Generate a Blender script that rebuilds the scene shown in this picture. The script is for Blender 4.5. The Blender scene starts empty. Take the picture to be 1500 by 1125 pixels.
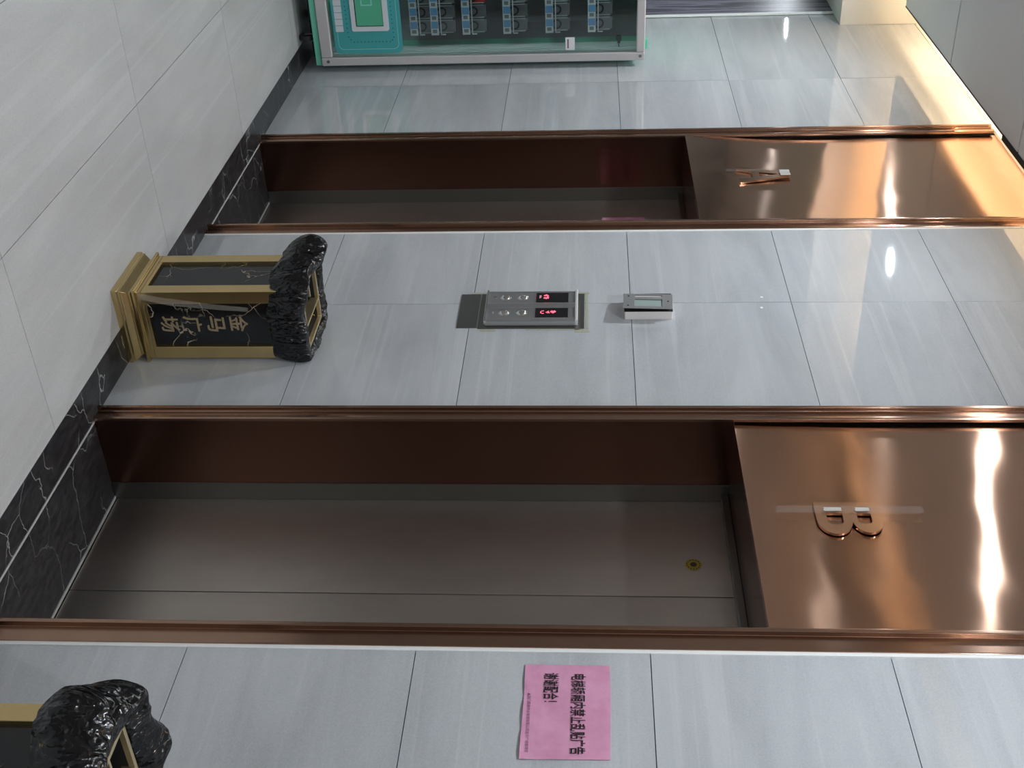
import bpy, bmesh, math, random
from mathutils import Vector, Matrix, noise
S = bpy.context.scene
C = S.collection
random.seed(7)

# ------------------------------------------------------------------ camera
cam_d = bpy.data.cameras.new('camera')
cam_d.sensor_width = 36.0
cam_d.lens = 1736.6 / 1500 * 36
cam_d.clip_start = 0.02
cam = bpy.data.objects.new('camera', cam_d)
C.objects.link(cam)
yaw, pitch, roll = 0.981015458, -0.0662495977, 0.000475542
R = Matrix.Rotation(yaw, 3, 'Z') @ Matrix.Rotation(pitch, 3, 'X') @ Matrix.Rotation(roll, 3, 'Y')
right, fwd, up = R @ Vector((1, 0, 0)), R @ Vector((0, 1, 0)), R @ Vector((0, 0, 1))
# the photograph lies on its side: world up points to the right of the frame
M = Matrix.Identity(4)
for i in range(3):
    M[i][0] = up[i]; M[i][1] = -right[i]; M[i][2] = -fwd[i]
M[0][3], M[1][3], M[2][3] = 0.0, -2.254, 1.660
cam.matrix_world = M
S.camera = cam

# ------------------------------------------------------------------ world, exposure, lights
S.view_settings.view_transform = 'Standard'
S.view_settings.look = 'None'
S.view_settings.gamma = 1.0
S.view_settings.use_curve_mapping = False
S.view_settings.exposure = 0.0
w = bpy.data.worlds.new('world'); S.world = w; w.use_nodes = True
w.node_tree.nodes['Background'].inputs['Color'].default_value = (0.6, 0.68, 0.8, 1)
w.node_tree.nodes['Background'].inputs['Strength'].default_value = 0.0
COOL = (0.86, 0.93, 1.0)
WARM = (1.0, 0.77, 0.51)
DOWN_W = 30.0
STRIP = 52.0
DOWN = [(-6.40, -1.15, 3.46), (-4.25, -1.20, 3.46), (-2.05, -1.20, 3.46), (0.15, -1.20, 3.46), (2.2, -1.20, 3.46), (-9.18, -0.60, 3.167)]

# ------------------------------------------------------------------ material helpers
def mat(name, color=(.5, .5, .5), rough=.5, metal=0.0, spec=.5, **kw):
    m = bpy.data.materials.new(name); m.use_nodes = True
    b = m.node_tree.nodes['Principled BSDF']
    b.inputs['Base Color'].default_value = (*color, 1)
    b.inputs['Roughness'].default_value = rough
    b.inputs['Metallic'].default_value = metal
    b.inputs['Specular IOR Level'].default_value = spec
    for k, v in kw.items():
        b.inputs[k.replace('_', ' ')].default_value = v
    return m
class G:
    """tiny node-graph helper"""
    def __init__(s, m): s.m = m; s.t = m.node_tree; s.b = s.t.nodes['Principled BSDF']
    def n(s, typ, ins=None, **at):
        d = s.t.nodes.new(typ)
        for k, v in at.items(): setattr(d, k, v)
        for k, v in (ins or {}).items():
            if isinstance(v, bpy.types.NodeSocket): s.t.links.new(v, d.inputs[k])
            else: d.inputs[k].default_value = v
        return d
    def pos(s, scale, rand=40.0):
        g = s.n('ShaderNodeNewGeometry').outputs['Position']
        o = s.n('ShaderNodeObjectInfo').outputs['Random']
        k = s.n('ShaderNodeMath', {0: o, 1: rand}, operation='MULTIPLY').outputs[0]
        a = s.n('ShaderNodeVectorMath', {0: g, 1: k}, operation='ADD').outputs[0]
        return s.n('ShaderNodeVectorMath', {0: a, 1: scale}, operation='MULTIPLY').outputs[0]
    def noise(s, vec, scale=1, detail=4, rough=.5, dist=0):
        return s.n('ShaderNodeTexNoise', {'Vector': vec, 'Scale': scale, 'Detail': detail, 'Roughness': rough, 'Distortion': dist}).outputs['Fac']
    def ramp(s, fac, *stops):
        r = s.n('ShaderNodeValToRGB', {'Fac': fac})
        el = r.color_ramp.elements
        while len(el) < len(stops): el.new(0.5)
        for e, (p, c) in zip(el, stops):
            e.position = p; e.color = (*c, 1) if len(c) == 3 else c
        return r.outputs['Color']
    def mix(s, fac, a, b, mode='MIX'):
        d = s.n('ShaderNodeMix', data_type='RGBA', blend_type=mode)
        for k, v in ((0, fac), (6, a), (7, b)):
            if isinstance(v, bpy.types.NodeSocket): s.t.links.new(v, d.inputs[k])
            else: d.inputs[k].default_value = v if k == 0 else (*v, 1)
        return d.outputs[2]
    def math(s, op, a, b): return s.n('ShaderNodeMath', {0: a, 1: b}, operation=op).outputs[0]
    def set(s, name, sock): s.t.links.new(sock, s.b.inputs[name])
    def bump(s, h, strength, dist):
        s.set('Normal', s.n('ShaderNodeBump', {'Height': h, 'Strength': strength, 'Distance': dist}).outputs['Normal'])
def gray(v, t=(1, 1, 1)): return (v * t[0], v * t[1], v * t[2])

def tile_mat(name, lo, mid, hi, rough, stretch, wav):
    m = mat(name, mid, rough); g = G(m)
    p = g.pos(stretch)
    a = g.noise(p, 1.0, 6, .6, .6)
    col = g.ramp(a, (.28, lo), (.5, mid), (.72, hi))
    p2 = g.pos((stretch[0] * .35, stretch[1] * 3.5, stretch[2] * 3.5), 77)
    b = g.noise(p2, 1.0, 3, .5, .9)
    vein = g.ramp(b, (.56, (0, 0, 0)), (.66, (.25, .25, .25)), (.75, (0, 0, 0)))
    col = g.mix(vein, col, gray(hi[0] * 1.25))
    f = g.noise(g.pos((260, 260, 260), 3), 1, 2)
    col = g.mix(.10, col, g.ramp(f, (.3, (.15, .15, .15)), (.7, (.85, .85, .85))), 'OVERLAY')
    g.set('Base Color', col)
    h = g.noise(g.pos((3, 3, 3), 11), 1, 1)
    g.bump(h, wav, .01)
    return m
M_wall = tile_mat('wall_tile_glaze', (.455, .472, .49), (.535, .555, .575), (.61, .63, .645), .03, (.9, 5, 5), .012)
M_wall.node_tree.nodes['Principled BSDF'].inputs['IOR'].default_value = 1.6
M_opp = mat('dark_stone_cladding', (.23, .21, .20), .12)
M_floor = tile_mat('floor_tile_glaze', (.39, .39, .385), (.45, .45, .445), (.52, .52, .51), .30, (.8, 4, 4), .02)
M_joint = mat('joint_grout', (.09, .09, .09), .8)
M_paleline = mat('pale_grout', (.42, .42, .40), .6)
M_caulk = mat('white_caulk', (.95, .95, .93), .5)
M_ceil = mat('ceiling_panel_paint', (.88, .88, .88), .5)
M_white = mat('white_paint', (.80, .77, .71), .6)
M_dark = mat('black_void', (.012, .011, .010), .6)
M_brown = mat('brown_edge', (.10, .08, .065), .5)

def marble(name, base, vein, dusty, rough, scale):
    m = mat(name, base, rough); g = G(m)
    p = g.pos((scale, scale, scale), 9)
    wob = g.n('ShaderNodeTexNoise', {'Vector': p, 'Scale': 1.2, 'Detail': 4}).outputs['Color']
    v = g.n('ShaderNodeVectorMath', {0: p, 1: g.n('ShaderNodeVectorMath', {0: wob, 1: (.9, .9, .9)}, operation='MULTIPLY').outputs[0]}, operation='ADD').outputs[0]
    v = g.n('ShaderNodeVectorMath', {0: v, 1: (1.0, .55, .8)}, operation='MULTIPLY').outputs[0]
    e = g.n('ShaderNodeTexVoronoi', {'Vector': v, 'Scale': 1.0}, feature='DISTANCE_TO_EDGE').outputs['Distance']
    msk = g.noise(g.pos((scale * .8,) * 3, 21), 1, 2)
    ln = g.ramp(e, (.0, (1, 1, 1)), (.010, (0, 0, 0)))
    ln = g.mix(1.0, ln, g.ramp(msk, (.40, (0, 0, 0)), (.56, (1, 1, 1))), 'MULTIPLY')
    d = g.noise(g.pos((scale * 3, scale * 9, scale * 3), 5), 1, 6, .65)
    col = g.mix(g.ramp(d, (.42, (0, 0, 0)), (.78, (1, 1, 1))), base, dusty)
    g.set('Base Color', g.mix(ln, col, vein))
    return m
M_marble = marble('black_border_marble', (.014, .014, .016), (.38, .38, .36), (.05, .05, .052), .3, 6.0)
M_binmarble = marble('black_gold_marble', (.006, .006, .007), (.62, .50, .34), (.012, .012, .012), .12, 9.0)

def brushed(name, color, rough, aniso, wav=0.0, wscale=2.0, hair=.0, metal=1.0, dirt=None):
    m = mat(name, color, rough, metal); g = G(m)
    g.b.inputs['Anisotropic'].default_value = aniso
    tg = g.n('ShaderNodeTangent', direction_type='UV_MAP', uv_map='UVMap')
    g.set('Tangent', tg.outputs['Tangent'])
    if dirt:
        d = g.noise(g.pos((3, 3, 1.2), 3), 1, 6, .6)
        g.set('Base Color', g.mix(g.ramp(d, (.35, (0, 0, 0)), (.7, (1, 1, 1))), color, dirt))
    if wav:
        h = g.noise(g.pos((wscale, wscale, wscale * 1.3), 13), 1, 1.0)
        g.bump(h, wav, .02)
    return m
COPPER = (.60, .375, .265)
M_copper = brushed('rose_copper_sheet', COPPER, .105, 1.0, .16, 3.0)
M_copper_tr = brushed('rose_copper_trim', (.41, .265, .195), .18, .85)
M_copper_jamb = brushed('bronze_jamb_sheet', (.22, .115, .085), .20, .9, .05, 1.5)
M_letter = brushed('copper_letter_face', (.78, .50, .34), .16, .6)
M_leaf = brushed('door_leaf_steel', (.62, .575, .53), .38, .6, .03, 1.5, dirt=(.50, .46, .415))
M_steel = brushed('brushed_steel', (.68, .67, .66), .22, .5)
M_face = mat('call_panel_steel', (.42, .42, .42), .30, .8)
M_cap = mat('lit_steel_cap', (.85, .85, .85), .45, .6)  # lighter than the face: lamp light on the upward cap put into its colour
M_reader = mat('grey_steel_face', (.33, .33, .325), .4, .4)
M_plate = brushed('dull_steel_plate', (.24, .235, .22), .35, .3)
M_chrome = mat('chrome', (.80, .80, .80), .08, 1.0)
M_gold = brushed('brass_gold', (.66, .50, .24), .24, .5, .06, 6)
M_goldpale = mat('pale_gold', (.74, .62, .38), .3, .85)
M_binin = mat('bin_inside_black', (.008, .008, .008), .6)
M_text_gold = mat('dull_gold_lettering', (.36, .27, .16), .4, .3)
M_alu = mat('grey_aluminium', (.56, .54, .54), .38, .25)
M_green = mat('mint_green_paint', (.16, .58, .40), .4)
M_teal = mat('teal_print', (.06, .36, .37), .35)
M_tealdot = mat('dark_teal_print', (.01, .10, .12), .5)
M_teallight = mat('pale_teal_print', (.25, .62, .58), .5)
M_slotgreen = mat('slot_green', (.09, .44, .27), .4)
M_pale = mat('pale_grey_print', (.62, .66, .68), .5)
M_inner = mat('cabinet_inner_grey', (.26, .26, .285), .4)
M_tray = mat('smoky_plastic', (.17, .175, .185), .25)
M_tray2 = mat('smoky_plastic_rim', (.42, .43, .44), .25)
M_coil = mat('black_cable', (.012, .012, .013), .4)
M_red = mat('red_pack', (.45, .02, .02), .4)
M_blue = mat('blue_label', (.16, .38, .66), .5)
M_label = mat('white_label', (.72, .74, .74), .5)
M_ink = mat('black_ink', (.008, .006, .008), .6)
M_inkgrey = mat('grey_ink', (.22, .10, .16), .6)
M_rubber = mat('black_rubber', (.012, .012, .012), .5)
M_cream = mat('cream_plastic', (.72, .68, .66), .5)
M_lcd = mat('greenish_glass', (.36, .45, .42), .25)
M_screen = mat('black_display', (.008, .008, .009), .12)
M_adhesive = mat('old_adhesive', (.42, .43, .33), .7)
M_yellow = mat('yellow_sticker', (.42, .31, .04), .5)
M_tape = mat('clear_tape', (.9, .9, .9), .12, 0, .5, Alpha=.035)
M_tapewhite = mat('wrinkled_white_tape', (.52, .50, .46), .4)

def emit(name, color, k):
    m = mat(name, (0, 0, 0), .5)
    b = m.node_tree.nodes['Principled BSDF']
    b.inputs['Emission Color'].default_value = (*color, 1)
    b.inputs['Emission Strength'].default_value = k
    return m
M_strip = emit('warm_led_strip', WARM, STRIP)
M_led = emit('red_led_dot', (1.0, .10, .17), 3.0)
M_ledpale = emit('pale_red_led_dot', (1.0, .5, .55), .9)
M_diff = emit('downlight_diffuser', COOL, 40.0)

def paper():
    m = mat('pink_paper', (.60, .26, .40), .6); g = G(m)
    n = g.noise(g.pos((14, 14, 14), 2), 1, 5, .6)
    g.set('Base Color', g.ramp(n, (.3, (.68, .29, .45)), (.7, (.78, .38, .56))))
    g.bump(g.noise(g.pos((18, 18, 18), 4), 1, 3), .5, .004)
    return m
M_paper = paper()
def bagmat():
    m = mat('black_bin_liner', (.003, .003, .0035), .19, 0, .5); g = G(m)
    p = g.pos((9, 9, 5), 4)
    wob = g.n('ShaderNodeTexNoise', {'Vector': p, 'Scale': 1.5, 'Detail': 3}).outputs['Color']
    v = g.n('ShaderNodeVectorMath', {0: p, 1: g.n('ShaderNodeVectorMath', {0: wob, 1: (1.6, 1.6, 1.6)}, operation='MULTIPLY').outputs[0]}, operation='ADD').outputs[0]
    a = g.n('ShaderNodeTexVoronoi', {'Vector': v, 'Scale': 1.3}).outputs['Distance']
    b = g.n('ShaderNodeTexVoronoi', {'Vector': v, 'Scale': 3.1}).outputs['Distance']
    g.bump(g.math('ADD', a, g.math('MULTIPLY', b, .5)), 0.9, .02)
    return m
M_bag = bagmat()
def postermat():
    m = mat('glossy_poster_print', (.1, .1, .13), .42, 0, .25); g = G(m)
    p = g.pos((7, 7, .55), 0)
    n = g.noise(p, 2.2, 4, .55, 1.2)
    col = g.ramp(n, (.32, (.018, .018, .026)), (.46, (.07, .065, .09)), (.56, (.28, .26, .33)), (.68, (.10, .09, .13)))
    sp = g.n('ShaderNodeTexVoronoi', {'Vector': g.pos((90, 90, 60), 0), 'Scale': 1.0}).outputs['Distance']
    g.set('Base Color', g.mix(g.ramp(sp, (.10, (.5, .5, .5)), (.2, (0, 0, 0))), col, (.45, .45, .5)))
    return m
M_poster = postermat()
def glassmat():
    m = bpy.data.materials.new('cabinet_glass'); m.use_nodes = True
    t = m.node_tree; t.nodes.remove(t.nodes['Principled BSDF'])
    out = t.nodes['Material Output']
    gl = t.nodes.new('ShaderNodeBsdfGlossy'); gl.inputs['Roughness'].default_value = .02
    gl.inputs['Color'].default_value = (1, 1, 1, 1)
    tr = t.nodes.new('ShaderNodeBsdfTransparent'); tr.inputs['Color'].default_value = (.86, .90, .90, 1)
    fr = t.nodes.new('ShaderNodeFresnel'); fr.inputs['IOR'].default_value = 1.5
    mx = t.nodes.new('ShaderNodeMixShader')
    t.links.new(fr.outputs[0], mx.inputs[0]); t.links.new(tr.outputs[0], mx.inputs[1]); t.links.new(gl.outputs[0], mx.inputs[2])
    t.links.new(mx.outputs[0], out.inputs['Surface'])
    return m
M_glass = glassmat()

# ------------------------------------------------------------------ mesh helpers
class MB:
    def __init__(s): s.v = []; s.f = []; s.mi = []
    def box(s, x0, x1, y0, y1, z0, z1, mi=0):
        k = len(s.v)
        s.v += [(x, y, z) for z in (z0, z1) for y in (y0, y1) for x in (x0, x1)]
        for q in ((0, 2, 3, 1), (4, 5, 7, 6), (0, 1, 5, 4), (2, 6, 7, 3), (0, 4, 6, 2), (1, 3, 7, 5)):
            s.f.append(tuple(k + i for i in q)); s.mi.append(mi)
        return s
    def poly(s, pts, mi=0):
        k = len(s.v); s.v += [tuple(p) for p in pts]; s.f.append(tuple(range(k, k + len(pts)))); s.mi.append(mi); return s
    def prism(s, pts, d, mi=0):
        """closed outline pts swept along vector d"""
        k = len(s.v); n = len(pts); d = Vector(d)
        s.v += [tuple(p) for p in pts] + [tuple(Vector(p) + d) for p in pts]
        s.f.append(tuple(k + i for i in range(n))[::-1]); s.mi.append(mi)
        s.f.append(tuple(k + n + i for i in range(n))); s.mi.append(mi)
        for i in range(n):
            j = (i + 1) % n
            s.f.append((k + i, k + j, k + n + j, k + n + i)); s.mi.append(mi)
        return s
    def rings(s, rings, cap0=True, cap1=True, mi=0):
        k = len(s.v); n = len(rings[0])
        for r in rings: s.v += [tuple(p) for p in r]
        for a in range(len(rings) - 1):
            for i in range(n):
                j = (i + 1) % n
                s.f.append((k + a * n + i, k + a * n + j, k + (a + 1) * n + j, k + (a + 1) * n + i)); s.mi.append(mi)
        if cap0: s.f.append(tuple(k + i for i in range(n))[::-1]); s.mi.append(mi)
        if cap1: s.f.append(tuple(k + (len(rings) - 1) * n + i for i in range(n))); s.mi.append(mi)
        return s
    def cyl(s, c, r, d, n=16, mi=0, r2=None):
        d = Vector(d); a = d.normalized(); u = a.orthogonal().normalized(); w_ = a.cross(u); c = Vector(c)
        mk = lambda o, q: [c + o + (u * math.cos(2 * math.pi * i / n) + w_ * math.sin(2 * math.pi * i / n)) * q for i in range(n)]
        return s.rings([mk(Vector(), r), mk(d, r2 if r2 else r)], mi=mi)
    def mesh(s, name, mats):
        me = bpy.data.meshes.new(name); me.from_pydata(s.v, [], s.f)
        for m in mats: me.materials.append(m)
        for p, i in zip(me.polygons, s.mi): p.material_index = i
        bm = bmesh.new(); bm.from_mesh(me); bmesh.ops.recalc_face_normals(bm, faces=bm.faces)
        bm.to_mesh(me); bm.free()
        uvmap(me)
        return me
    def build(s, name, m, parent=None, bevel=0, smooth=False, seg=2, sub=0):
        me = s.mesh(name, m if isinstance(m, (list, tuple)) else [m])
        return link(name, me, parent, bevel, smooth, seg, sub)
def uvmap(me):
    uv = me.uv_layers.new(name='UVMap')
    for p in me.polygons:
        n = p.normal; a = max(range(3), key=lambda i: abs(n[i]))
        for li in p.loop_indices:
            c = me.vertices[me.loops[li].vertex_index].co
            uv.data[li].uv = ((c.y, c.z) if a == 0 else (c.x, c.z) if a == 1 else (c.x, c.y))
def link(name, me, parent=None, bevel=0, smooth=False, seg=2, sub=0):
    o = bpy.data.objects.new(name, me); C.objects.link(o)
    if parent is not None:
        o.parent = parent
        o.matrix_parent_inverse = Matrix.Translation(parent.location).inverted() if parent.get('_abs') else Matrix.Identity(4)
    if bevel:
        b = o.modifiers.new('bevel', 'BEVEL'); b.width = bevel; b.segments = seg; b.limit_method = 'ANGLE'
    if sub:
        u = o.modifiers.new('sub', 'SUBSURF'); u.levels = sub; u.render_levels = sub
    if smooth:
        for p in me.polygons: p.use_smooth = True
    return o
def thing(name, loc, label=None, cat=None, group=None, absolute=True, kind=None):
    """an Empty at the base of a thing; parts given in world coordinates when absolute"""
    o = bpy.data.objects.new(name, None); C.objects.link(o); o.location = loc
    o.empty_display_size = .1
    if absolute: o['_abs'] = 1
    tag(o, label, cat, group, kind)
    return o
def tag(o, label=None, cat=None, group=None, kind=None):
    if label: o['label'] = label
    if cat: o['category'] = cat
    if group: o['group'] = group
    if kind: o['kind'] = kind
    return o
def text_mesh(txt, size, sx=1.0, bold=0.0, depth=0.0, space=1.0, vertical=False):
    """flat lettering in the x-y plane, origin at the first line's left end"""
    cu = bpy.data.curves.new('text', 'FONT'); cu.body = '\n'.join(txt) if vertical else txt
    cu.size = size; cu.offset = bold; cu.extrude = depth; cu.space_character = space; cu.space_line = space
    o = bpy.data.objects.new('text', cu); C.objects.link(o)
    bpy.context.view_layer.update()
    dg = bpy.context.evaluated_depsgraph_get()
    me = bpy.data.meshes.new_from_object(o.evaluated_get(dg), depsgraph=dg)
    bpy.data.objects.remove(o); bpy.data.curves.remove(cu)
    xs = [v.co.x for v in me.vertices]; ys = [v.co.y for v in me.vertices]
    if xs:
        x0, x1, y0, y1 = min(xs), max(xs), min(ys), max(ys)
        for v in me.vertices: v.co.x = (v.co.x - x0) * sx; v.co.y -= y0
        me['w'] = (x1 - x0) * sx; me['h'] = y1 - y0
    return me
def bolden(me, d):
    out = []
    for dx, dy in ((0, 0), (d, 0), (-d, 0), (0, d), (0, -d)):
        out += [(v.co.x + dx, v.co.y + dy, v.co.z) for v in me.vertices]
    n = len(me.vertices); fs = [tuple(p.vertices) for p in me.polygons]
    F = [tuple(i + k * n for i in f) for k in range(5) for f in fs]
    m2 = bpy.data.meshes.new(me.name); m2.from_pydata(out, [], F); m2['w'] = me['w']; m2['h'] = me['h']
    return m2
def fit(me, X, Y, O, wid, hei):
    """lay lettering on a plane: axes X, Y, lower-left corner O, given width and height"""
    X, Y, O = Vector(X), Vector(Y), Vector(O); N = X.cross(Y)
    kx, ky = wid / me['w'], hei / me['h']
    for v in me.vertices:
        v.co = O + X * (v.co.x * kx) + Y * (v.co.y * ky) + N * v.co.z
    return me

# ------------------------------------------------------------------ room dimensions (metres)
X0, X1 = -10.6, 3.2            # ends of the lobby
YB = -2.61                     # opposite wall
ZC = 3.46                      # underside of the hung ceiling
BEAM = -7.275
A_L, A_R = -5.541, -4.588      # clear opening of the far lift door
B_L, B_R = -3.146, -2.213      # clear opening of the near lift door
AF_L, AF_R, BF_L, BF_R = -5.607, -4.530, -3.208, -2.146   # outer edges of the surrounds
SILL = -0.139
LEAF_Y = 0.33

# ------------------------------------------------------------------ floor
fl = MB().box(X0, X1, YB, .36, -.12, -.012).build('floor', M_joint); tag(fl, kind='structure')
ys = [SILL, -.744, -1.344, -1.944, -2.544, -3.144]
k = 0
for j in range(5):
    y1, y0 = ys[j], max(ys[j + 1], YB)
    x = -10.097
    if y1 <= YB: break
    while x < X1:
        xa, xb = max(x, X0), min(x + 1.2, X1)
        if x > -8.7 and x < 0.5 or True:
            MB().box(xa + .001, xb - .001, y0 + .001, y1 - .001, -.012, 0).build('floor_tile', M_floor, fl)
        x += 1.2
x = X0 + .3
MB().box(X0, X1, SILL, SILL + .002, -.012, -.0005).build('grout_line', M_joint, fl)
edges = [X0, -9.1, -7.9, -6.72, -5.52, -4.95, -4.10, -3.05, -1.9, -.7, .5, 1.7, 2.9, X1]
for a, b in zip(edges[:-1], edges[1:]):
    MB().box(a + .0006, b - .0006, SILL + .002, -.001, -.012, .0).build('border_slab', M_marble, fl)

# ------------------------------------------------------------------ back wall with tiles
wb = MB()
for a, b, z0, z1 in ((X0, AF_L, 0, 4.0), (AF_R, BF_L, 0, 4.0), (BF_R, X1, 0, 4.0), (AF_L, AF_R, 3.61, 4.0), (BF_L, BF_R, 3.61, 4.0)):
    wb.box(a, b, .012, .16, z0, z1)
wb = tag(wb.build('wall_back', M_joint), kind='structure')
zs = [0.0, .011, .611, 1.211, 1.811, 2.411, 3.011, 3.611]
def tiles(xs, wall=wb):
    for a, b in zip(xs[:-1], xs[1:]):
        for z0, z1 in zip(zs[1:-1], zs[2:]):
            o = MB().box(a + .0009, b - .0009, -.0, .012, z0 + .0012 if z0 > .05 else .0, z1 - .0012).build('wall_tile', M_wall, wall)
            c = Vector(((a + b) / 2, .006, (z0 + z1) / 2))
            # tiles are never perfectly flush: tilt each by a hair about its own centre
            rx, rz = random.gauss(0, .0012), random.gauss(0, .0009)
            o.matrix_world = Matrix.Translation(c) @ Matrix.Rotation(rx, 4, 'X') @ Matrix.Rotation(rz, 4, 'Z') @ Matrix.Translation(-c)
tiles([X0, -9.95, -8.75, -7.5475, -6.345, AF_L])
tiles([AF_R, -3.919, BF_L])
tiles([BF_R, -.94, .26, 1.46, X1])
tag(MB().box(X0, X1, -.004, .012, 3.611, 3.80).build('trim_1', M_white), kind='structure')   # pale board closing the wall above the tiles

# ------------------------------------------------------------------ other walls, beam, hung ceiling with lit gap
wo = tag(MB().box(X0, X1, YB - .15, YB, 0, 4.0).build('wall_opposite', M_joint), kind='structure')
xs = [X0, -9.95, -8.75, -7.55, -6.345, -5.145, -3.945, -2.745, -1.545, -.345, .855, 2.055, X1]
for a, b in zip(xs[:-1], xs[1:]):
    for z0, z1 in zip(zs[1:-1], zs[2:]):
        MB().box(a + .001, b - .001, YB, YB + .01, max(z0 + .001, 0), z1 - .001).build('wall_tile', M_opp, wo)
tag(MB().box(X0 - .15, X0, YB, .16, 0, 4.0).build('wall_left', M_wall), kind='structure')
tag(MB().box(X1, X1 + .15, YB, .16, 0, 4.0).build('wall_right', M_wall), kind='structure')
ce = tag(MB().box(BEAM, X1, YB, .16, 3.80, 3.95).build('ceiling', M_white), kind='structure')
tag(MB().box(X0, BEAM, YB, -.001, 3.167, 3.95).build('trim_2', M_white), kind='structure')   # dropped beam and lower soffit at the far end
PX0, PX1, PY0, PY1 = -6.95, X1 - .02, YB + .21, -.205
px = [PX0, -5.94, -4.815, -3.69, -2.565, -1.44, -.315, .81, 1.935, PX1]
for a, b in zip(px[:-1], px[1:]):
    MB().box(a + (.007 if a != PX0 else 0), b - .007, PY0, PY1, ZC, ZC + .03).build('ceiling_panel', M_ceil, ce, bevel=.002)
MB().box(PX0 + .02, PX1, PY0 + .02, PY1 - .02, ZC + .012, ZC + .034).build('panel_backing', M_dark, ce)
MB().box(PX0, -5.02, PY1, PY1 + .006, ZC - .002, ZC + .03).build('panel_edge', M_brown, ce)
MB().box(-5.02, PX1, PY1 - .002, PY1 + .024, ZC - .004, ZC + .03).build('panel_edge', M_dark, ce)
MB().box(PX0 + .12, PX1, PY1 - .16, PY1 - .14, ZC + .034, 3.80).build('cove_back', M_white, ce)
MB().box(PX0 + .12, PX1, PY0 + .14, PY0 + .16, ZC + .034, 3.80).build('cove_back', M_white, ce)
MB().box(PX0 + .12, PX0 + .14, PY0 + .16, PY1 - .16, ZC + .034, 3.80).build('cove_back', M_white, ce)
o = MB().box(PX0 + .05, PX1, PY1 - .055, PY1 - .04, ZC + .036, ZC + .05).build('led_strip', M_strip)
tag(o, 'warm white light strip hidden in the gap between grey ceiling and lift door wall', 'light strip')
o = MB().box(PX0 + .05, PX1, PY0 + .04, PY0 + .055, ZC + .036, ZC + .05).build('led_strip', M_strip)
tag(o, 'warm white light strip hidden above the ceiling edge facing away from the lift doors', 'light strip')
o = MB().box(PX0 + .04, PX0 + .055, PY0 + .07, PY1 - .07, ZC + .036, ZC + .05).build('led_strip', M_strip)
tag(o, 'warm white light strip hidden in the gap beside the cream beam', 'light strip')

# ------------------------------------------------------------------ ceiling downlights
for i, (x, y, z) in enumerate(DOWN):
    t = thing('downlight', (x, y, z), ['round cool white downlight in the ceiling nearest the cream beam', 'round cool white downlight in the ceiling before the far lift door',
        'round cool white downlight in the ceiling before the near lift door', 'round cool white downlight in the ceiling above the camera', 'round cool white downlight in the ceiling behind the camera',
        'round cool white downlight in the low soffit beyond the beam'][i], 'downlight', 'ceiling downlights', absolute=False)
    ring = []
    for r, zz in ((.088, 0), (.088, -.006), (.075, -.008), (.070, -.002), (.070, 0)):
        ring.append([(r * math.cos(a * math.pi / 16), r * math.sin(a * math.pi / 16), zz) for a in range(32)])
    MB().rings(ring, False, False).build('trim_ring', M_white, t, smooth=True)
    MB().cyl((0, 0, -.0005), .070, (0, 0, -.001), 32).build('diffuser', M_diff, t)
    L = bpy.data.lights.new('downlight_lamp', 'AREA'); L.shape = 'DISK'; L.size = .14; L.energy = DOWN_W; L.color = COOL
    lo = bpy.data.objects.new('downlight_lamp', L); C.objects.link(lo); lo.location = (0, 0, -.010); lo.parent = t

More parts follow.
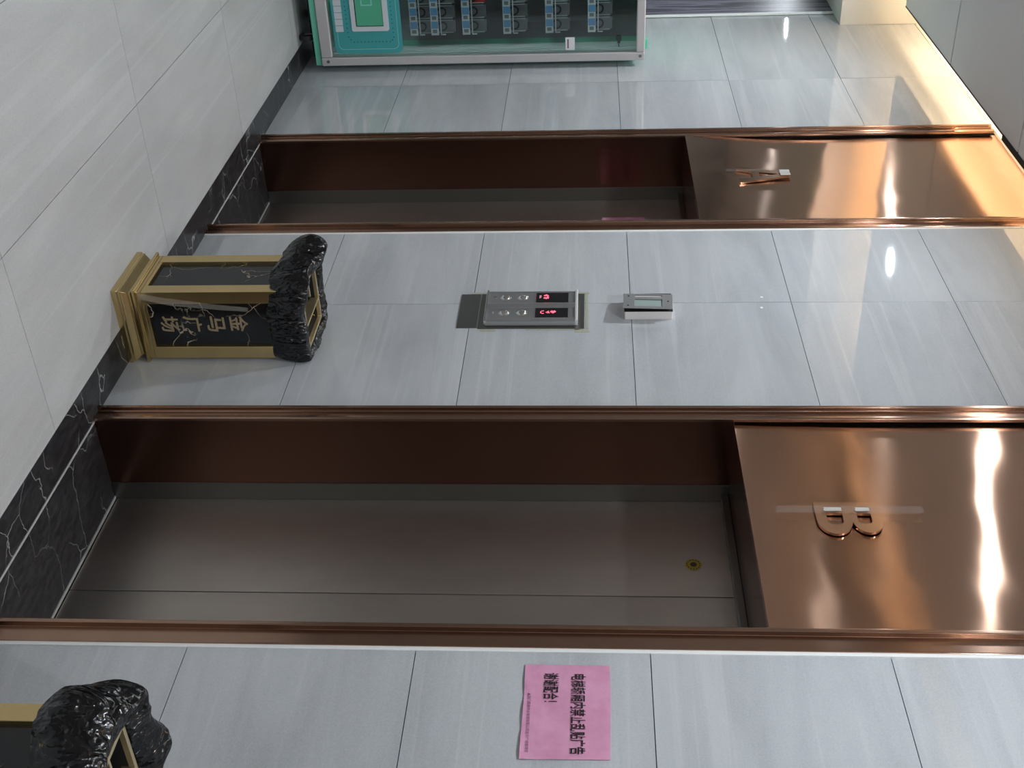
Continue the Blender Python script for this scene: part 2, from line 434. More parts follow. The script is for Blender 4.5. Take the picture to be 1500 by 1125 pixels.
# ------------------------------------------------------------------ lift doors
def surround(xo, xi, z1, parent):
    """stepped copper architrave; xo outer edge, xi inner edge"""
    s = 1 if xi > xo else -1; w_ = abs(xi - xo)
    if s > 0:
        prof = [(0, 0), (0, -.022), (.012, -.022), (.0135, -.009), (.017, -.0075), (w_ - .017, -.0075), (w_ - .015, -.014), (w_ - .004, -.0145), (w_, -.010), (w_, 0)]
    else:
        prof = [(0, 0), (0, -.005), (.002, -.007), (w_ - .016, -.007), (w_ - .015, -.022), (w_ - .013, -.0235), (w_ - .004, -.0235), (w_, -.020), (w_, 0)]
    pts = [(xo + s * u, h, 0.0) for u, h in prof]
    return MB().prism(pts, (0, 0, z1)).build('door_surround', M_copper_tr, parent, bevel=.0008, seg=2)
def lift_door(n, xl, xr, fl_, fr_, seam, bow):
    t = thing('door_%d' % n, ((xl + xr) / 2, 0, 0), kind='structure')
    surround(fl_, xl, 3.60, t); surround(fr_, xr, 3.60, t)
    MB().box(fr_, fr_ + .011, -.003, .012, 0, 3.60).build('caulk_strip', M_caulk, t)
    tp = MB(); sec = []
    for i in range(31):
        z = 2.122 + 1.490 * i / 30; bow_ = bow * max(0, 2.78 - z) ** 2
        sec.append([(xl - .004, .012 - bow_, z), (xr + .004, .012 - bow_, z), (xr + .004, .03, z), (xl - .004, .03, z)])
    tp.rings(sec).build('transom_panel', M_copper, t, smooth=True).modifiers.new('edge', 'EDGE_SPLIT').split_angle = math.radians(50)
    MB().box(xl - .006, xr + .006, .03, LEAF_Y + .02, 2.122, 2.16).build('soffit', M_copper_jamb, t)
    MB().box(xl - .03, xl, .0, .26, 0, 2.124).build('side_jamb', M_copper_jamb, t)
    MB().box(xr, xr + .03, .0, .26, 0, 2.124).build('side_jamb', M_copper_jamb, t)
    MB().box(xl - .03, xl + .004, .26, LEAF_Y, 0, 2.124).build('steel_frame', M_plate, t, bevel=.002)
    MB().box(xr - .004, xr + .03, .26, LEAF_Y, 0, 2.124).build('steel_frame', M_plate, t, bevel=.002)
    MB().box(xl + .004, xr - .004, .295, LEAF_Y, 2.098, 2.122).build('steel_head', M_plate, t, bevel=.002)
    MB().box(xl - .03, seam - .0015, LEAF_Y, LEAF_Y + .03, .006, 2.13).build('door_leaf', M_leaf, t, bevel=.002)
    MB().box(seam + .0015, xr + .03, LEAF_Y, LEAF_Y + .03, .006, 2.13).build('door_leaf', M_leaf, t, bevel=.002)
    MB().box(xl - .03, xr + .03, LEAF_Y + .031, LEAF_Y + .05, -.01, 2.2).build('shaft_back', M_dark, t)
    MB().box(xl - .03, xr + .03, .0, .008, -.012, .0015).build('threshold_strip', M_paleline, t)
    MB().box(xl - .03, xr + .03, .008, .318, -.012, .0).build('sill_slab', M_marble, t)
    MB().box(xl - .03, xr + .03, .318, .329, -.012, .003).build('threshold_strip', M_paleline, t)
    return t
lift_door(1, A_L, A_R, AF_L, AF_R, -5.03, .055)
lift_door(2, B_L, B_R, BF_L, BF_R, -2.685, .012)

# ------------------------------------------------------------------ copper letters on the transoms
def plate_curve(splines, depth):
    cu = bpy.data.curves.new('plate', 'CURVE'); cu.dimensions = '2D'; cu.fill_mode = 'BOTH'; cu.extrude = depth
    for pts in splines:
        sp = cu.splines.new('POLY'); sp.points.add(len(pts) - 1); sp.use_cyclic_u = True
        for p, q in zip(sp.points, pts): p.co = (*q, 0, 1)
    o = bpy.data.objects.new('plate', cu); C.objects.link(o); bpy.context.view_layer.update()
    dg = bpy.context.evaluated_depsgraph_get()
    me = bpy.data.meshes.new_from_object(o.evaluated_get(dg), depsgraph=dg)
    bpy.data.objects.remove(o); bpy.data.curves.remove(cu)
    return me
def to_wall(me, ox, oy, oz):
    for v in me.vertices: v.co = (ox + v.co.x, oy - v.co.z, oz + v.co.y)
    while me.uv_layers: me.uv_layers.remove(me.uv_layers[0])
    me.update(); uvmap(me); return me
def arc(cx, cy, rx, ry, a0, a1, n=18):
    return [(cx + rx * math.cos(math.radians(a0 + (a1 - a0) * i / n)), cy + ry * math.sin(math.radians(a0 + (a1 - a0) * i / n))) for i in range(n + 1)]
Bout = [(0, 0), (.075, 0)] + arc(.078, .0505, .062, .0505, -85, 80)[1:] + arc(.078, .1435, .056, .0435, -80, 85) + [(.07, .187), (0, .187)]
Bh1 = [(.05, .030), (.085, .030)] + arc(.085, .053, .015, .023, -80, 80, 6) + [(.085, .076), (.05, .076)]
Bh2 = [(.05, .117), (.083, .117)] + arc(.083, .137, .013, .020, -80, 80, 6) + [(.083, .157), (.05, .157)]
me = to_wall(plate_curve([Bout, Bh1, Bh2], .004), -2.741, .002, 2.310); me.materials.clear(); me.materials.append(M_letter)
tag(link('letter_sign', me, bevel=.001), 'copper mirror letter B on the transom above the near lift door', 'letter')
Aout = [(0, 0), (.040, 0), (.058, .062), (.122, .062), (.140, 0), (.180, 0), (.108, .235), (.072, .235)]
Ah = [(.068, .095), (.112, .095), (.092, .178), (.088, .178)]
me = to_wall(plate_curve([Aout, Ah], .004), -5.165, -.004, 2.332); me.materials.clear(); me.materials.append(M_letter)
tag(link('letter_sign', me, bevel=.001), 'copper mirror letter A on the transom above the far lift door', 'letter')
def tape(x0, x1, z0, z1, y, label, m, cuts=6):
    b = MB(); pts = [(x0 + (x1 - x0) * i / cuts) for i in range(cuts + 1)]
    k = 0
    vs = []
    for i, x in enumerate(pts):
        j = .0025 * math.sin(i * 2.3)
        vs.append([(x, y - .0015 - abs(j) * .5, z0 + j), (x, y - .0015 - abs(j), z1 + j * .6), (x, y - abs(j), z1 + j * .6), (x, y - abs(j) * .5, z0 + j)])
    b.rings(vs)
    return tag(b.build('adhesive_tape', m), label, 'tape')
tape(-2.722, -2.690, 2.20, 2.62, -.0030, 'strip of clear tape stuck vertically across the copper letter B', M_tape)
tape(-2.712, -2.696, 2.335, 2.385, -.0052, 'whitish wrinkled tape piece in the lower counter of letter B', M_tapewhite, 3)
tape(-2.712, -2.696, 2.425, 2.465, -.0052, 'whitish wrinkled tape piece in the upper counter of letter B', M_tapewhite, 3)
tape(-5.128, -5.108, 2.28, 2.48, -.0095, 'strip of clear tape stuck along the left stroke of letter A', M_tape)
tape(-5.115, -5.055, 2.52, 2.565, -.0100, 'whitish tape piece folded over the top of letter A', M_tapewhite, 4)

# ------------------------------------------------------------------ gold litter bins with black marble panels
def ring4(h, z, hy=None):
    hy = hy or h
    return [(-h, -hy, z), (h, -hy, z), (h, hy, z), (-h, hy, z)]
def make_bin(label):
    t = thing('litter_bin', (0, 0, 0), label, 'bin', 'gold litter bins between the lift doors', absolute=False)
    prof = [(.147, 0), (.147, .020), (.143, .022), (.143, .030), (.139, .034), (.131, .046), (.126, .052), (.126, .058), (.130, .060), (.122, .064), (.122, .072)]
    MB().rings([ring4(h, z) for h, z in prof]).build('base_moulding', M_gold, t, bevel=.0015)
    MB().rings([ring4(.146, .072), ring4(.146, .082), ring4(.136, .084), ring4(.136, .1)]).build('bottom_rail', M_gold, t, bevel=.0015)
    for sx in (-1, 1):
        for sy in (-1, 1):
            x0, x1 = sorted((sx * .136, sx * .088)); y0, y1 = sorted((sy * .136, sy * .088))
            MB().box(x0, x1, y0, y1, .1, .640).build('corner_post', M_gold, t, bevel=.002)
    for i in range(4):
        b = MB().box(-.088, .088, -.124, -.114, .1, .62)
        p = b.build('marble_panel', M_binmarble, t); p.rotation_euler = (0, 0, i * math.pi / 2)
        q = MB().box(-.088, .088, -.134, -.110, .1, .112).build('panel_ledge', M_gold, t, bevel=.001); q.rotation_euler = (0, 0, i * math.pi / 2)
    MB().rings([ring4(.136, .60), ring4(.136, .645), ring4(.118, .646), ring4(.118, .60)], False, False).build('top_rail', M_gold, t, bevel=.002)
    rim = MB().rings([ring4(.112, .635), ring4(.112, .662), ring4(.101, .662), ring4(.101, .648)], False, False).build('rim', M_goldpale, t, bevel=.0015)
    MB().box(-.103, .103, .024, .031, .630, .661).build('divider', M_goldpale, t, bevel=.001)
    MB().box(-.103, .103, .031, .103, .615, .622).build('ash_tray', M_goldpale, t)
    MB().box(-.035, -.027, -.103, -.02, .615, .652).build('grip_bar', M_goldpale, t, bevel=.001)
    MB().rings([ring4(.102, .648), ring4(.102, .11)], False, True).build('inner_bucket', M_binin, t)
    for i, ch in enumerate('金马广场'):
        me = bolden(text_mesh(ch, .06, depth=.0012), .0011)
        hh = .062; zc = .425 - i * .083
        if me.vertices:
            fit(me, (0, 1, 0), (0, 0, 1), (.1258, -.031, zc - hh / 2 + .0), .060, hh)
        me.materials.clear(); me.materials.append(M_text_gold)
        uvm = me.uv_layers
        link('lettering', me, t)
    return t
def dup(root, loc, label):
    r = root.copy(); C.objects.link(r); r.location = loc; r['label'] = label
    for ch in list(root.children):
        c = ch.copy(); C.objects.link(c); c.parent = r
        for gch in ch.children:
            d = gch.copy(); C.objects.link(d); d.parent = c
    return r
bin1 = make_bin('gold and black marble litter bin standing between the two lift doors')
bin2 = dup(bin1, (-1.545, -.165, 0), 'gold and black marble litter bin cut off at the edge, beside the near lift door')
bin1.location = (-3.652, -.149, 0)
fm = mat('clear_film', (.8, .76, .66), .25, 0, .5, Alpha=.11)
fo = MB().prism([(-3.5150, -.280, .092), (-3.5150, -.256, .096), (-3.5130, -.232, .20), (-3.5145, -.214, .36), (-3.5150, -.205, .47), (-3.5145, -.222, .47), (-3.5125, -.238, .34), (-3.5140, -.262, .18)], (.0008, 0, 0)).build('protective_film', fm)
tag(fo, 'torn clear film strip peeling off the corner post of the bin between the doors', 'film')

def bag(cx, cy, seed, label, lobes):
    """black liner folded over the rim: a closed loop of profile rows, creased by noise"""
    random.seed(seed)
    N = 128
    prof = [(.028, .540), (.035, .554), (.040, .575), (.046, .602), (.050, .628), (.050, .650), (.044, .668), (.034, .678), (.022, .676), (.012, .670), (.006, .665), (.003, .658), (.002, .645)]
    rows = []
    for pi, (off, z) in enumerate(prof):
        row = []
        for i in range(N):
            a = 2 * math.pi * i / N
            c, s = math.cos(a), math.sin(a)
            m_ = max(abs(c), abs(s)); q = .112 / m_           # square of half side .112
            q = q * .9 + .112 * .1 * 1.25 if off > .02 else q
            inner = pi >= len(prof) - 3
            amp = 0 if inner else 1
            p = Vector((c * 3.0, s * 3.0, z * 9 + seed))
            w1 = noise.noise(p * 1.1) * .018 + abs(noise.noise(p * 2.6)) * .016 + (abs(noise.noise(p * 5.5)) - .25) * .012
            dz = noise.noise(Vector((c * 2.2, s * 2.2, seed + 5.0 + z * 3))) * .020 + noise.noise(p * 4.0) * .006
            d, hz = off + w1 * amp, z + dz * amp * (1.3 if off < .03 and z < .6 else .8)
            for (la, lw, lo_, lz, lk) in lobes:
                da = (a - la + math.pi) % (2 * math.pi) - math.pi
                g = math.exp(-(da / lw) ** 2)
                kk = math.exp(-((z - lk) / .10) ** 2)
                if not inner and pi < len(prof) - 4:
                    d += lo_ * g * kk; hz += lz * g * (.4 + .6 * (z - .52) / .15)
            if not inner and hz > .70: hz = .70 + (hz - .70) * .8
            row.append((cx + c * (q + d), min(cy + s * (q + d), -.006), hz))
        rows.append(row)
    o = MB().rings(rows, False, False).build('bin_bag', M_bag, smooth=True, sub=1)
    return tag(o, label, 'bag', 'black liners folded over the litter bins')
bag(-3.652, -.149, 3, 'black plastic liner folded over the rim of the litter bin between the doors', [(math.radians(-112), .42, .082, .055, .61), (math.radians(-60), .5, .01, .01, .6), (math.radians(5), .8, .006, -.01, .6)])
bag(-1.545, -.165, 11, 'black plastic liner bulging over the cut-off litter bin beside the near door', [(math.radians(-106), .48, .085, .004, .56), (math.radians(-140), .28, .03, .03, .67), (math.radians(172), .5, .05, .03, .66), (math.radians(-20), .6, .02, .0, .6)])

# ------------------------------------------------------------------ lift call panel
t = thing('call_panel', (-3.86, 0, 1.43), 'stainless lift call panel with two red dot displays and round buttons', 'call panel')
MB().box(-3.988, -3.732, -.0035, .0, 1.242, 1.637).build('back_plate', M_plate, t, bevel=.0008)
MB().box(-3.988, -3.738, -.0030, .0, 1.164, 1.238).build('cover_plate', M_plate, t, bevel=.0008)
fp = [(-3.978, -.004), (-3.978, -.018), (-3.970, -.024), (-3.960, -.0215), (-3.890, -.0215), (-3.882, -.025), (-3.866, -.030), (-3.850, -.026), (-3.846, -.0215), (-3.777, -.0215), (-3.772, -.025), (-3.756, -.026), (-3.750, -.020), (-3.748, -.004)]
MB().prism([(x, y, 1.272) for x, y in fp], (0, 0, .330)).build('face_plate', M_face, t, bevel=.001)
MB().box(-3.978, -3.748, -.0285, -.004, 1.602, 1.612).build('top_cap', M_cap, t, bevel=.002)
MB().box(-3.978, -3.748, -.0265, -.004, 1.264, 1.272).build('bottom_cap', M_steel, t, bevel=.002)
for x0, x1, zt in ((-3.961, -3.890, 1.576), (-3.846, -3.777, 1.576)):
    MB().box(x0 + .001, x1 - .001, -.0235, -.0215, 1.454, zt).build('display', M_screen, t, bevel=.0005)
for x, zz in ((-3.927, 1.298), (-3.814, 1.294)):
    MB().cyl((x, -.0214, zz), .005, (0, -.002, 0), 12).build('key_switch', M_chrome, t)
    for z in (1.337, 1.403):
        rr = []
        for r, y in ((.021, -.0214), (.021, -.0225), (.0185, -.0235), (.0175, -.0228), (.0172, -.0235), (.014, -.0265), (.006, -.0275)):
            rr.append([(x + r * math.cos(a * math.pi / 14), y, z + r * math.sin(a * math.pi / 14)) for a in range(28)])
        MB().rings(rr, False, True).build('call_button', M_chrome, t, smooth=True)
def dots(rows, x0, z0, px_, m, name):
    """a sideways dot-matrix figure: text rows run along +z, columns along +x"""
    b = MB()
    for r, row in enumerate(rows):
        for c_, ch in enumerate(row):
            if ch != ' ':
                x = x0 + r * px_; z = z0 + c_ * px_
                b.cyl((x, -.0236, z), px_ * .46, (0, -.0006, 0), 6)
    return b.build(name, m, t)
P = .0040
dots([' ##', '#', '#', '#', ' ##'], -3.822, 1.475, .0046, M_led, 'display_figure')
dots(['  #', ' ##', '# #', ' ###'], -3.820, 1.495, P, M_led, 'display_figure')
dots([' # # ', '#####', '#####', ' ### ', '  #  '], -3.823, 1.512, .0042, M_led, 'display_figure')
dots(['  #  ', ' ### ', '#####', '     ', '   ##', ' # ##', '# ###', '#####', '  #'], -3.945, 1.484, .0040, M_led, 'display_figure')
dots(['##', '##', '  ', '##', '# '], -3.936, 1.468, .0040, M_ledpale, 'display_figure')
t = thing('adhesive_residue', (-3.86, 0, 1.43), 'thin yellowish adhesive residue on the tiles around the call panel', 'residue')
for x0, x1, z0, z1 in ((-4.004, -3.990, 1.20, 1.34), (-3.731, -3.712, 1.25, 1.31), (-4.006, -3.991, 1.60, 1.655), (-3.99, -3.73, 1.640, 1.652), (-3.728, -3.705, 1.60, 1.655), (-3.731, -3.722, 1.42, 1.62)):
    MB().prism([(x0, 0, z0), (x1 - .002, 0, z0 + .003), (x1, 0, (z0 + z1) / 2), (x1 - .001, 0, z1), (x0 + .002, 0, z1 - .002)], (0, -.0012, 0)).build('smear', M_adhesive, t)

# ------------------------------------------------------------------ card reader box with loose steel plate
t = thing('card_reader', (-3.86, 0, 1.87), 'cream reader box with a crooked loose steel faceplate above the call panel', 'card reader')
MB().box(-3.925, -3.796, -.034, .0, 1.786, 1.960).build('housing', M_cream, t, bevel=.002)
MB().box(-3.926, -3.795, -.036, -.034, 1.784, 1.962).build('gasket', M_dark, t)
fpz = MB()
# faceplate: frame around a window, slightly turned and tilted off the box
def loc(u, v, d=0):       # u across, v up, in the turned plate
    a = math.radians(-3.0); u0, v0 = u - .062, v - .09
    return (-3.852 + u0 * math.cos(a) - v0 * math.sin(a) , -.040 - .010 * (u / .125) - d, 1.872 + u0 * math.sin(a) + v0 * math.cos(a))
def pbox(b, u0, u1, v0, v1, d0, d1, mi=0):
    b.rings([[loc(u0, v0, d0), loc(u1, v0, d0), loc(u1, v1, d0), loc(u0, v1, d0)], [loc(u0, v0, d1), loc(u1, v0, d1), loc(u1, v1, d1), loc(u0, v1, d1)]], mi=mi)
for q in ((0, .125, 0, .042), (0, .125, .143, .182), (0, .010, .042, .143), (.026, .046, .042, .143), (.106, .125, .042, .143)):
    pbox(fpz, *q, 0, .002)
fpz.build('steel_faceplate', M_reader, t, bevel=.0006)
gl = MB(); pbox(gl, .044, .108, .040, .145, -.003, -.0015); gl.build('window_glass', M_lcd, t); gs = MB(); pbox(gs, .008, .028, .040, .145, -.003, -.0015); gs.build('slot_lining', M_cream, t)
for u, v in ((.022, .018), (.103, .018), (.062, .165)):
    sc_ = MB(); c0 = Vector(loc(u, v, .002)); sc_.cyl(c0, .0035, (0, -.0012, 0), 10); sc_.build('screw', M_dark, t)

# ------------------------------------------------------------------ pink notices
def notice(x0, z0, yy, label, tilt=0.0, small=False):
    W, H = .288, .212
    t = thing('paper_notice', (x0, yy, z0), label, 'notice', 'pink notices', absolute=False)
    nx, nz = 24, 18; b = MB(); rows = []
    def hgt(u, v): return -.0018 - .0030 * abs(noise.noise(Vector((u * 7, v * 7, 2.2)))) - (.0025 * max(0, .12 - v) / .12 * abs(math.sin(u * 9)) )
    V = []; F = []
    for side in (0, 1):
        for j in range(nz + 1):
            for i in range(nx + 1):
                u, v = i / nx, j / nz
                V.append((u * W + (.004 * (1 - v)) * (u - .2), hgt(u, v) + side * .0006, v * H + .0015 * math.sin(u * 5)))
    def id_(s, i, j): return s * (nx + 1) * (nz + 1) + j * (nx + 1) + i
    for j in range(nz):
        for i in range(nx):
            F.append((id_(0, i, j), id_(0, i + 1, j), id_(0, i + 1, j + 1), id_(0, i, j + 1)))
            F.append((id_(1, i, j), id_(1, i, j + 1), id_(1, i + 1, j + 1), id_(1, i + 1, j)))
    for i in range(nx):
        F.append((id_(0, i, 0), id_(1, i, 0), id_(1, i + 1, 0), id_(0, i + 1, 0))); F.append((id_(0, i, nz), id_(0, i + 1, nz), id_(1, i + 1, nz), id_(1, i, nz)))
    for j in range(nz):
        F.append((id_(0, 0, j), id_(0, 0, j + 1), id_(1, 0, j + 1), id_(1, 0, j))); F.append((id_(0, nx, j), id_(1, nx, j), id_(1, nx, j + 1), id_(0, nx, j + 1)))
    b.v, b.f, b.mi = V, F, [0] * len(F)
    sh = b.build('sheet', M_paper, t, smooth=True); es = sh.modifiers.new('edge', 'EDGE_SPLIT'); es.split_angle = math.radians(60)
    for txt, u, v, wd, ht, m, bold in (('电梯轿厢内禁止乱贴广告', .030, .116, .246, .036, M_ink, .0010), ('谢谢配合！', .028, .049, .094, .037, M_ink, .0010), ('▲荆门鑫鑫物业管理有限公司金马广场管理处', .094, .0105, .180, .0085, M_inkgrey, .0002)):
        me = bolden(text_mesh(txt, .03), bold * .38)
        if txt.startswith('谢'): wd = .092
        if me.vertices:
            fit(me, (1, 0, 0), (0, 0, 1), (u, -.0050, v), wd, ht)
            # lay the ink on the wavy sheet
            for vx in me.vertices:
                uu, vv = vx.co.x / W, vx.co.z / H
                vx.co.y = hgt(min(max(uu, 0), 1), min(max(vv, 0), 1)) - .0015
        me.materials.clear(); me.materials.append(m)
        link('printed_text', me, t)
    return t
notice(-2.090, 1.495, .0, 'pink paper notice with black Chinese print on the grey tiles right of the near door')
n2 = notice(-5.333, 1.716, LEAF_Y, 'pink paper notice stuck on the steel leaf of the far lift door')

# yellow round sticker on the near door leaf
t = thing('round_sticker', (-2.83, LEAF_Y, 1.985), 'small round yellow sticker on the steel leaf of the near lift door', 'sticker', absolute=False)
MB().cyl((0, 0, 0), .026, (0, -.0012, 0), 32).build('disc', M_yellow, t)
b = MB()
for i in range(14):
    a = i * 2 * math.pi / 14
    b.cyl((.0205 * math.cos(a), -.0012, .0205 * math.sin(a)), .0023, (0, -.0005, 0), 6)
tag(b.build('printed_marks', M_ink, t), kind='stuff')
MB().cyl((0, -.0012, 0), .0105, (0, -.0006, 0), 16).build('centre_emblem', mat('sticker_dark', (.06, .05, .02), .5), t)

# white wall plugs left in the tiles
for x, z, lab in ((-3.957, 2.306, 'small white wall plug left of the vertical joint above the reader'), (-3.878, 2.296, 'small white wall plug right of the vertical joint above the reader')):
    o = MB().cyl((x, .002, z), .006, (0, -.004, 0), 10).build('wall_plug', M_caulk, bevel=.001); tag(o, lab, 'wall plug', 'wall plugs')

# ------------------------------------------------------------------ vending machine at the far end
XF = -6.60                      # glass front
MY1, MY0 = -.036, -.80          # right and left sides
vm = thing('vending_machine', (-6.9, -.42, 0), 'mint green vending machine with grey framed glass front at the far end', 'vending machine')
cab = MB().box(-7.22, -7.20, MY0, MY1, .10, 1.95).box(-7.20, -6.64, MY1 - .02, MY1 - .004, .10, 1.95).box(-7.20, -6.64, MY0 + .004, MY0 + .02, .10, 1.95)
cab.box(-7.22, -6.64, MY0, MY1, 1.93, 1.95).box(-7.22, -6.64, MY0, MY1, .098, .12)
cab.build('cabinet', M_green, vm, bevel=.003)
MB().box(-6.87, -6.78, MY1 - .052, MY1 - .022, .125, 1.925).build('side_liner', M_green, vm)
MB().box(-7.18, -6.87, MY1 - .052, MY1 - .022, .125, 1.925).build('shaded_liner', M_inner, vm)  # side wall greyed here to stand in for the shelves' shadows
MB().box(-6.78, -6.642, MY1 - .050, MY1 - .022, .125, 1.925).box(-6.70, -6.695, MY1 - .054, MY1 - .05, .125, 1.925).box(-6.665, -6.66, MY1 - .056, MY1 - .05, .125, 1.925).build('side_rail', mat('side_rail_grey', (.62, .66, .66), .5), vm)
MB().box(-7.195, -7.18, MY0 + .02, MY1 - .02, .12, 1.93).build('back_liner', M_inner, vm)
MB().box(-6.67, -6.655, MY0 + .035, MY0 + .05, .3, 1.85).build('added_glow_bar', emit('cabinet_fill_glow', (.9, .97, 1.0), 20.0), vm)  # unseen glowing bar added to brighten the cabinet inside
MB().box(-6.66, -6.606, MY0, MY1, .089, .1225).build('kick_strip', M_green, vm, bevel=.003)
MB().box(-6.78, -6.72, -.11, -.06, 1.95, 1.985).build('hinge_block', M_green, vm, bevel=.003)
MB().box(-7.18, -6.70, MY0 + .02, MY1 - .02, .058, .0975).build('underside_shade', M_dark, vm)  # black box added to stand in for the shade under the machine
# door frame: four profiled bars
def bar(y0, y1, z0, z1): return MB().box(-6.638, XF + .012, y0, y1, z0, z1)
bar(MY1 - .048, MY1, .126, 1.964).build('door_frame', M_alu, vm, bevel=.007, seg=3)
bar(MY0, MY0 + .048, .126, 1.964).build('door_frame', M_alu, vm, bevel=.007, seg=3)
bar(MY0 + .048, MY1 - .048, .126, .192).build('door_frame', M_alu, vm, bevel=.007, seg=3)
bar(MY0 + .048, MY1 - .048, 1.916, 1.964).build('door_frame', M_alu, vm, bevel=.007, seg=3)
MB().box(XF - .006, XF, MY0 + .048, MY1 - .048, .192, 1.916).build('glass_pane', M_glass, vm)
for z in (.165, 1.938):
    MB().cyl((XF + .012, MY1 - .026, z), .009, (.002, 0, 0), 14).build('frame_bolt', M_plate, vm)
# teal panel printed round the pick-up slot
def rrect(y0, y1, z0, z1, r, x, n=6):
    pts = []
    for cy_, cz_, a0 in ((y1 - r, z1 - r, 0), (y0 + r, z1 - r, 90), (y0 + r, z0 + r, 180), (y1 - r, z0 + r, 270)):
        for i in range(n + 1):
            a = math.radians(a0 + 90 * i / n); pts.append((x, cy_ + r * math.cos(a), cz_ + r * math.sin(a)))
    return pts
MB().prism(rrect(MY0 + .06, -.104, .214, .600, .035, XF), (.004, 0, 0)).build('slot_panel', M_teal, vm)
def rframe(o, i, x, d):
    b = MB(); a = rrect(*o, x); c = rrect(*i, x); n = len(a)
    sh = lambda q: [(p[0] + d, p[1], p[2]) for p in q]
    return b.rings([a, sh(a), sh(c), c, a], False, False)
rframe((-.62, -.232, .322, .532, .012), (-.595, -.258, .346, .503, .004), XF + .004, .008).build('slot_frame', M_pale, vm)
MB().box(XF + .004, XF + .0045, -.595, -.258, .346, .503).build('slot_shadow_gap', M_dark, vm)
MB().box(XF + .0045, XF + .0095, -.60, -.262, .352, .501).build('slot_flap', M_slotgreen, vm, bevel=.001)
rframe((-.50, -.374, .385, .448, .003), (-.494, -.380, .391, .442, .002), XF + .0095, .0008).build('slot_symbol', M_teallight, vm)
for i in range(9):
    y1 = -.230 - i * .0365
    MB().box(XF + .004, XF + .0052, y1 - .033, y1, .228 + .0, .272).build('number_plate', M_pale, vm)
b = MB()
for i in range(7):
    b.box(XF + .004, XF + .0048, -.30 - i * .0232 - .005, -.30 - i * .0232, .290, .296)
    b.box(XF + .004, XF + .0048, -.27 - i * .0232 - .005, -.27 - i * .0232, .547, .553)
for i in range(11):
    z = .322 + i * .0206; b.box(XF + .004, XF + .0048, -.173, -.167, z, z + .006)
for y, z in ((-.275, .291), (-.25, .291), (-.225, .292), (-.20, .295), (-.183, .305), (-.245, .55), (-.22, .55), (-.195, .55), (-.178, .541)):
    b.box(XF + .004, XF + .0048, y - .003, y + .003, z, z + .006)
tag(b.build('printed_dots', M_tealdot, vm), kind='stuff')
rframe((-.74, -.127, .234, .580, .03), (-.737, -.130, .237, .577, .028), XF + .004, .0006).build('printed_outline', M_teallight, vm)
# shelves with label strips
rows = [(.652, .0), (.772, .0), (.952, .0), (1.186, .0), (1.427, .0), (1.667, .0)]
for si, (z, _) in enumerate(rows):
    MB().box(-7.17, -6.735, MY0 + .03, -.155, z - .018, z - .012).build('shelf', M_inner, vm)
    MB().box(-6.735, -6.731, MY0 + .03, -.158, z - .022, z + .022).build('label_strip', M_label, vm)
    b = MB(); i = 0; y = -.166
    while y > MY0 + .06:
        if i % 2 == 0: b.box(-6.731, -6.7303, y - .024, y - .004, z - .013, z + .012, 1)
        else: b.box(-6.731, -6.7303, y - .040, y, z - .019, z + .020, 0)
        y -= .030 if i % 2 == 0 else .046; i += 1
    tag(b.build('printed_label', [M_blue, M_inkgrey2 if False else mat('label_ink', (.22, .24, .26), .6)], vm), kind='stuff')
    b = MB().box(-6.727, -6.724, MY0 + .03, -.163, z + .033, z + .039).box(-6.727, -6.724, -.166, -.160, z + .033, z + .062)
    b.build('wire_stop', M_pale, vm)
MB().cyl((-6.70, -.135, 1.82), .016, (.03, 0, 0), 14).box(-6.672, -6.664, -.13, -.112, 1.812, 1.828).box(-6.672, -6.668, -.112, -.085, 1.817, 1.823).build('door_lock', M_rubber, vm)
MB().box(-6.6, -6.5992, -.172, -.100, 1.520, 1.572).box(-6.5992, -6.5988, -.162, -.110, 1.530, 1.538, 1).build('paper_label', [M_label, M_inkgrey], vm)
for x, y in ((-6.66, -.185), (-7.12, -.185), (-6.66, -.68), (-7.12, -.68)):
    c = MB().cyl((x - .0, y - .014, .042), .042, (0, .028, 0), 20).build('caster_wheel', M_rubber, vm, bevel=.004)
    MB().cyl((x, y - .017, .042), .010, (0, .034, 0), 12).build('hub', M_chrome, c)
    MB().box(x - .03, x + .03, y - .03, y + .03, .084, .0975).box(x - .012, x + .012, y - .022, y - .017, .035, .09).box(x - .012, x + .012, y + .017, y + .022, .035, .09).build('caster_fork', M_plate, c)
for q in list(vm.children):
    for c in q.children: c.matrix_parent_inverse = Matrix.Identity(4)

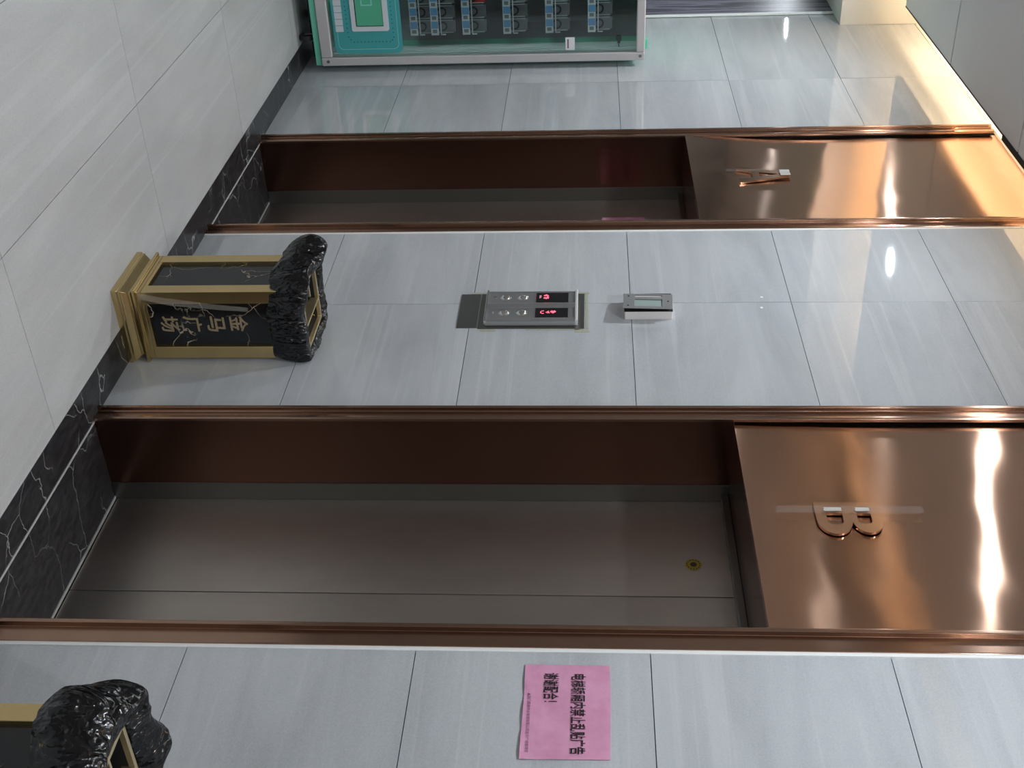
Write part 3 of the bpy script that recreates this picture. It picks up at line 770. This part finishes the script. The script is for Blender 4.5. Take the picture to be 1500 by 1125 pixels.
# packs on the shelves
def pack_mesh(red):
    """moulded open tray with a coiled cable in it"""
    out = []
    for d, s_ in ((0, 1.0), (.004, 1.0), (.03, .92)):
        pass
    b = MB()
    W, H, D = .072, .128, .05
    b.rings([[(-D, 0, 0), (0, 0, 0), (0, W, 0), (-D, W, 0)], [(-D, 0, H), (-.012, 0.003, H), (-.012, W - .003, H), (-D, W, H)]])
    tray = b.mesh('tray', [M_red if red else M_tray])
    r = MB()
    r.prism([(.0015, -.001, 0), (.0015, -.001, H * .9), (.0015, .003, H * .9), (.0015, .003, .004), (.0015, W - .003, .004), (.0015, W - .003, H * .9), (.0015, W + .001, H * .9), (.0015, W + .001, 0)], (-.012, 0, 0))
    rim = r.mesh('tray_rim', [M_tray2])
    c = MB(); n = 26; k = 6
    rings = []
    for i in range(n):
        a = i / n * 2 * math.pi * 1.75; rad = .026 - .006 * i / n
        cx = Vector((.004 - .009 * (.5 + .5 * math.sin(a)), W / 2 + rad * math.cos(a), .052 + rad * 1.05 * math.sin(a)))
        tdir = Vector((0, -math.sin(a), math.cos(a))); nrm = Vector((1, 0, 0)); bn = tdir.cross(nrm)
        rings.append([cx + (nrm * math.cos(2 * math.pi * q / k) + bn * math.sin(2 * math.pi * q / k)) * .0028 for q in range(k)])
    c.rings(rings)
    cab_ = c.mesh('coil', [M_coil])
    return tray, rim, cab_
PK = pack_mesh(False); PKR = pack_mesh(True)
names = ['lowest', 'second lowest', 'third lowest', 'third highest', 'second highest', 'top']
cols = ['nearest the wall', 'second from the wall', 'third from the wall', 'fourth from the wall', 'fifth from the wall', 'farthest from the wall']
for si, (z, _) in enumerate(rows):
    for ci in range(6):
        red = (si == 2 and ci == 2)
        tr, rm, co = PKR if red else PK
        y = -.235 - ci * .082
        zz = z - .012
        t = thing('product_pack', (-6.76, y, zz), ('red' if red else 'smoky dark') + ' pack with coiled cable on the %s vending shelf, %s' % (names[si], cols[ci]), 'pack', 'packs on the vending machine shelves', absolute=False)
        link('tray', tr, t); link('tray_rim', rm, t); link('coil', co, t, smooth=True)

# ------------------------------------------------------------------ glossy framed poster beyond the machine
t = thing('framed_poster', (-7.9, 0, .3), 'tall dark glossy poster with white edge strip beyond the vending machine', 'poster')
MB().box(-8.35, -7.515, -.012, -.004, .30, 3.165).build('print', M_poster, t)
MB().box(-7.515, -7.495, -.016, -.003, .28, 3.165).build('edge_strip', M_caulk, t, bevel=.002)
MB().box(-8.37, -8.35, -.016, -.003, .28, 3.165).build('edge_strip', M_caulk, t, bevel=.002)
MB().box(-8.35, -7.515, -.016, -.003, .28, .30).build('edge_strip', M_caulk, t, bevel=.002)

for o in list(bpy.data.objects):
    if '_abs' in o: del o['_abs']
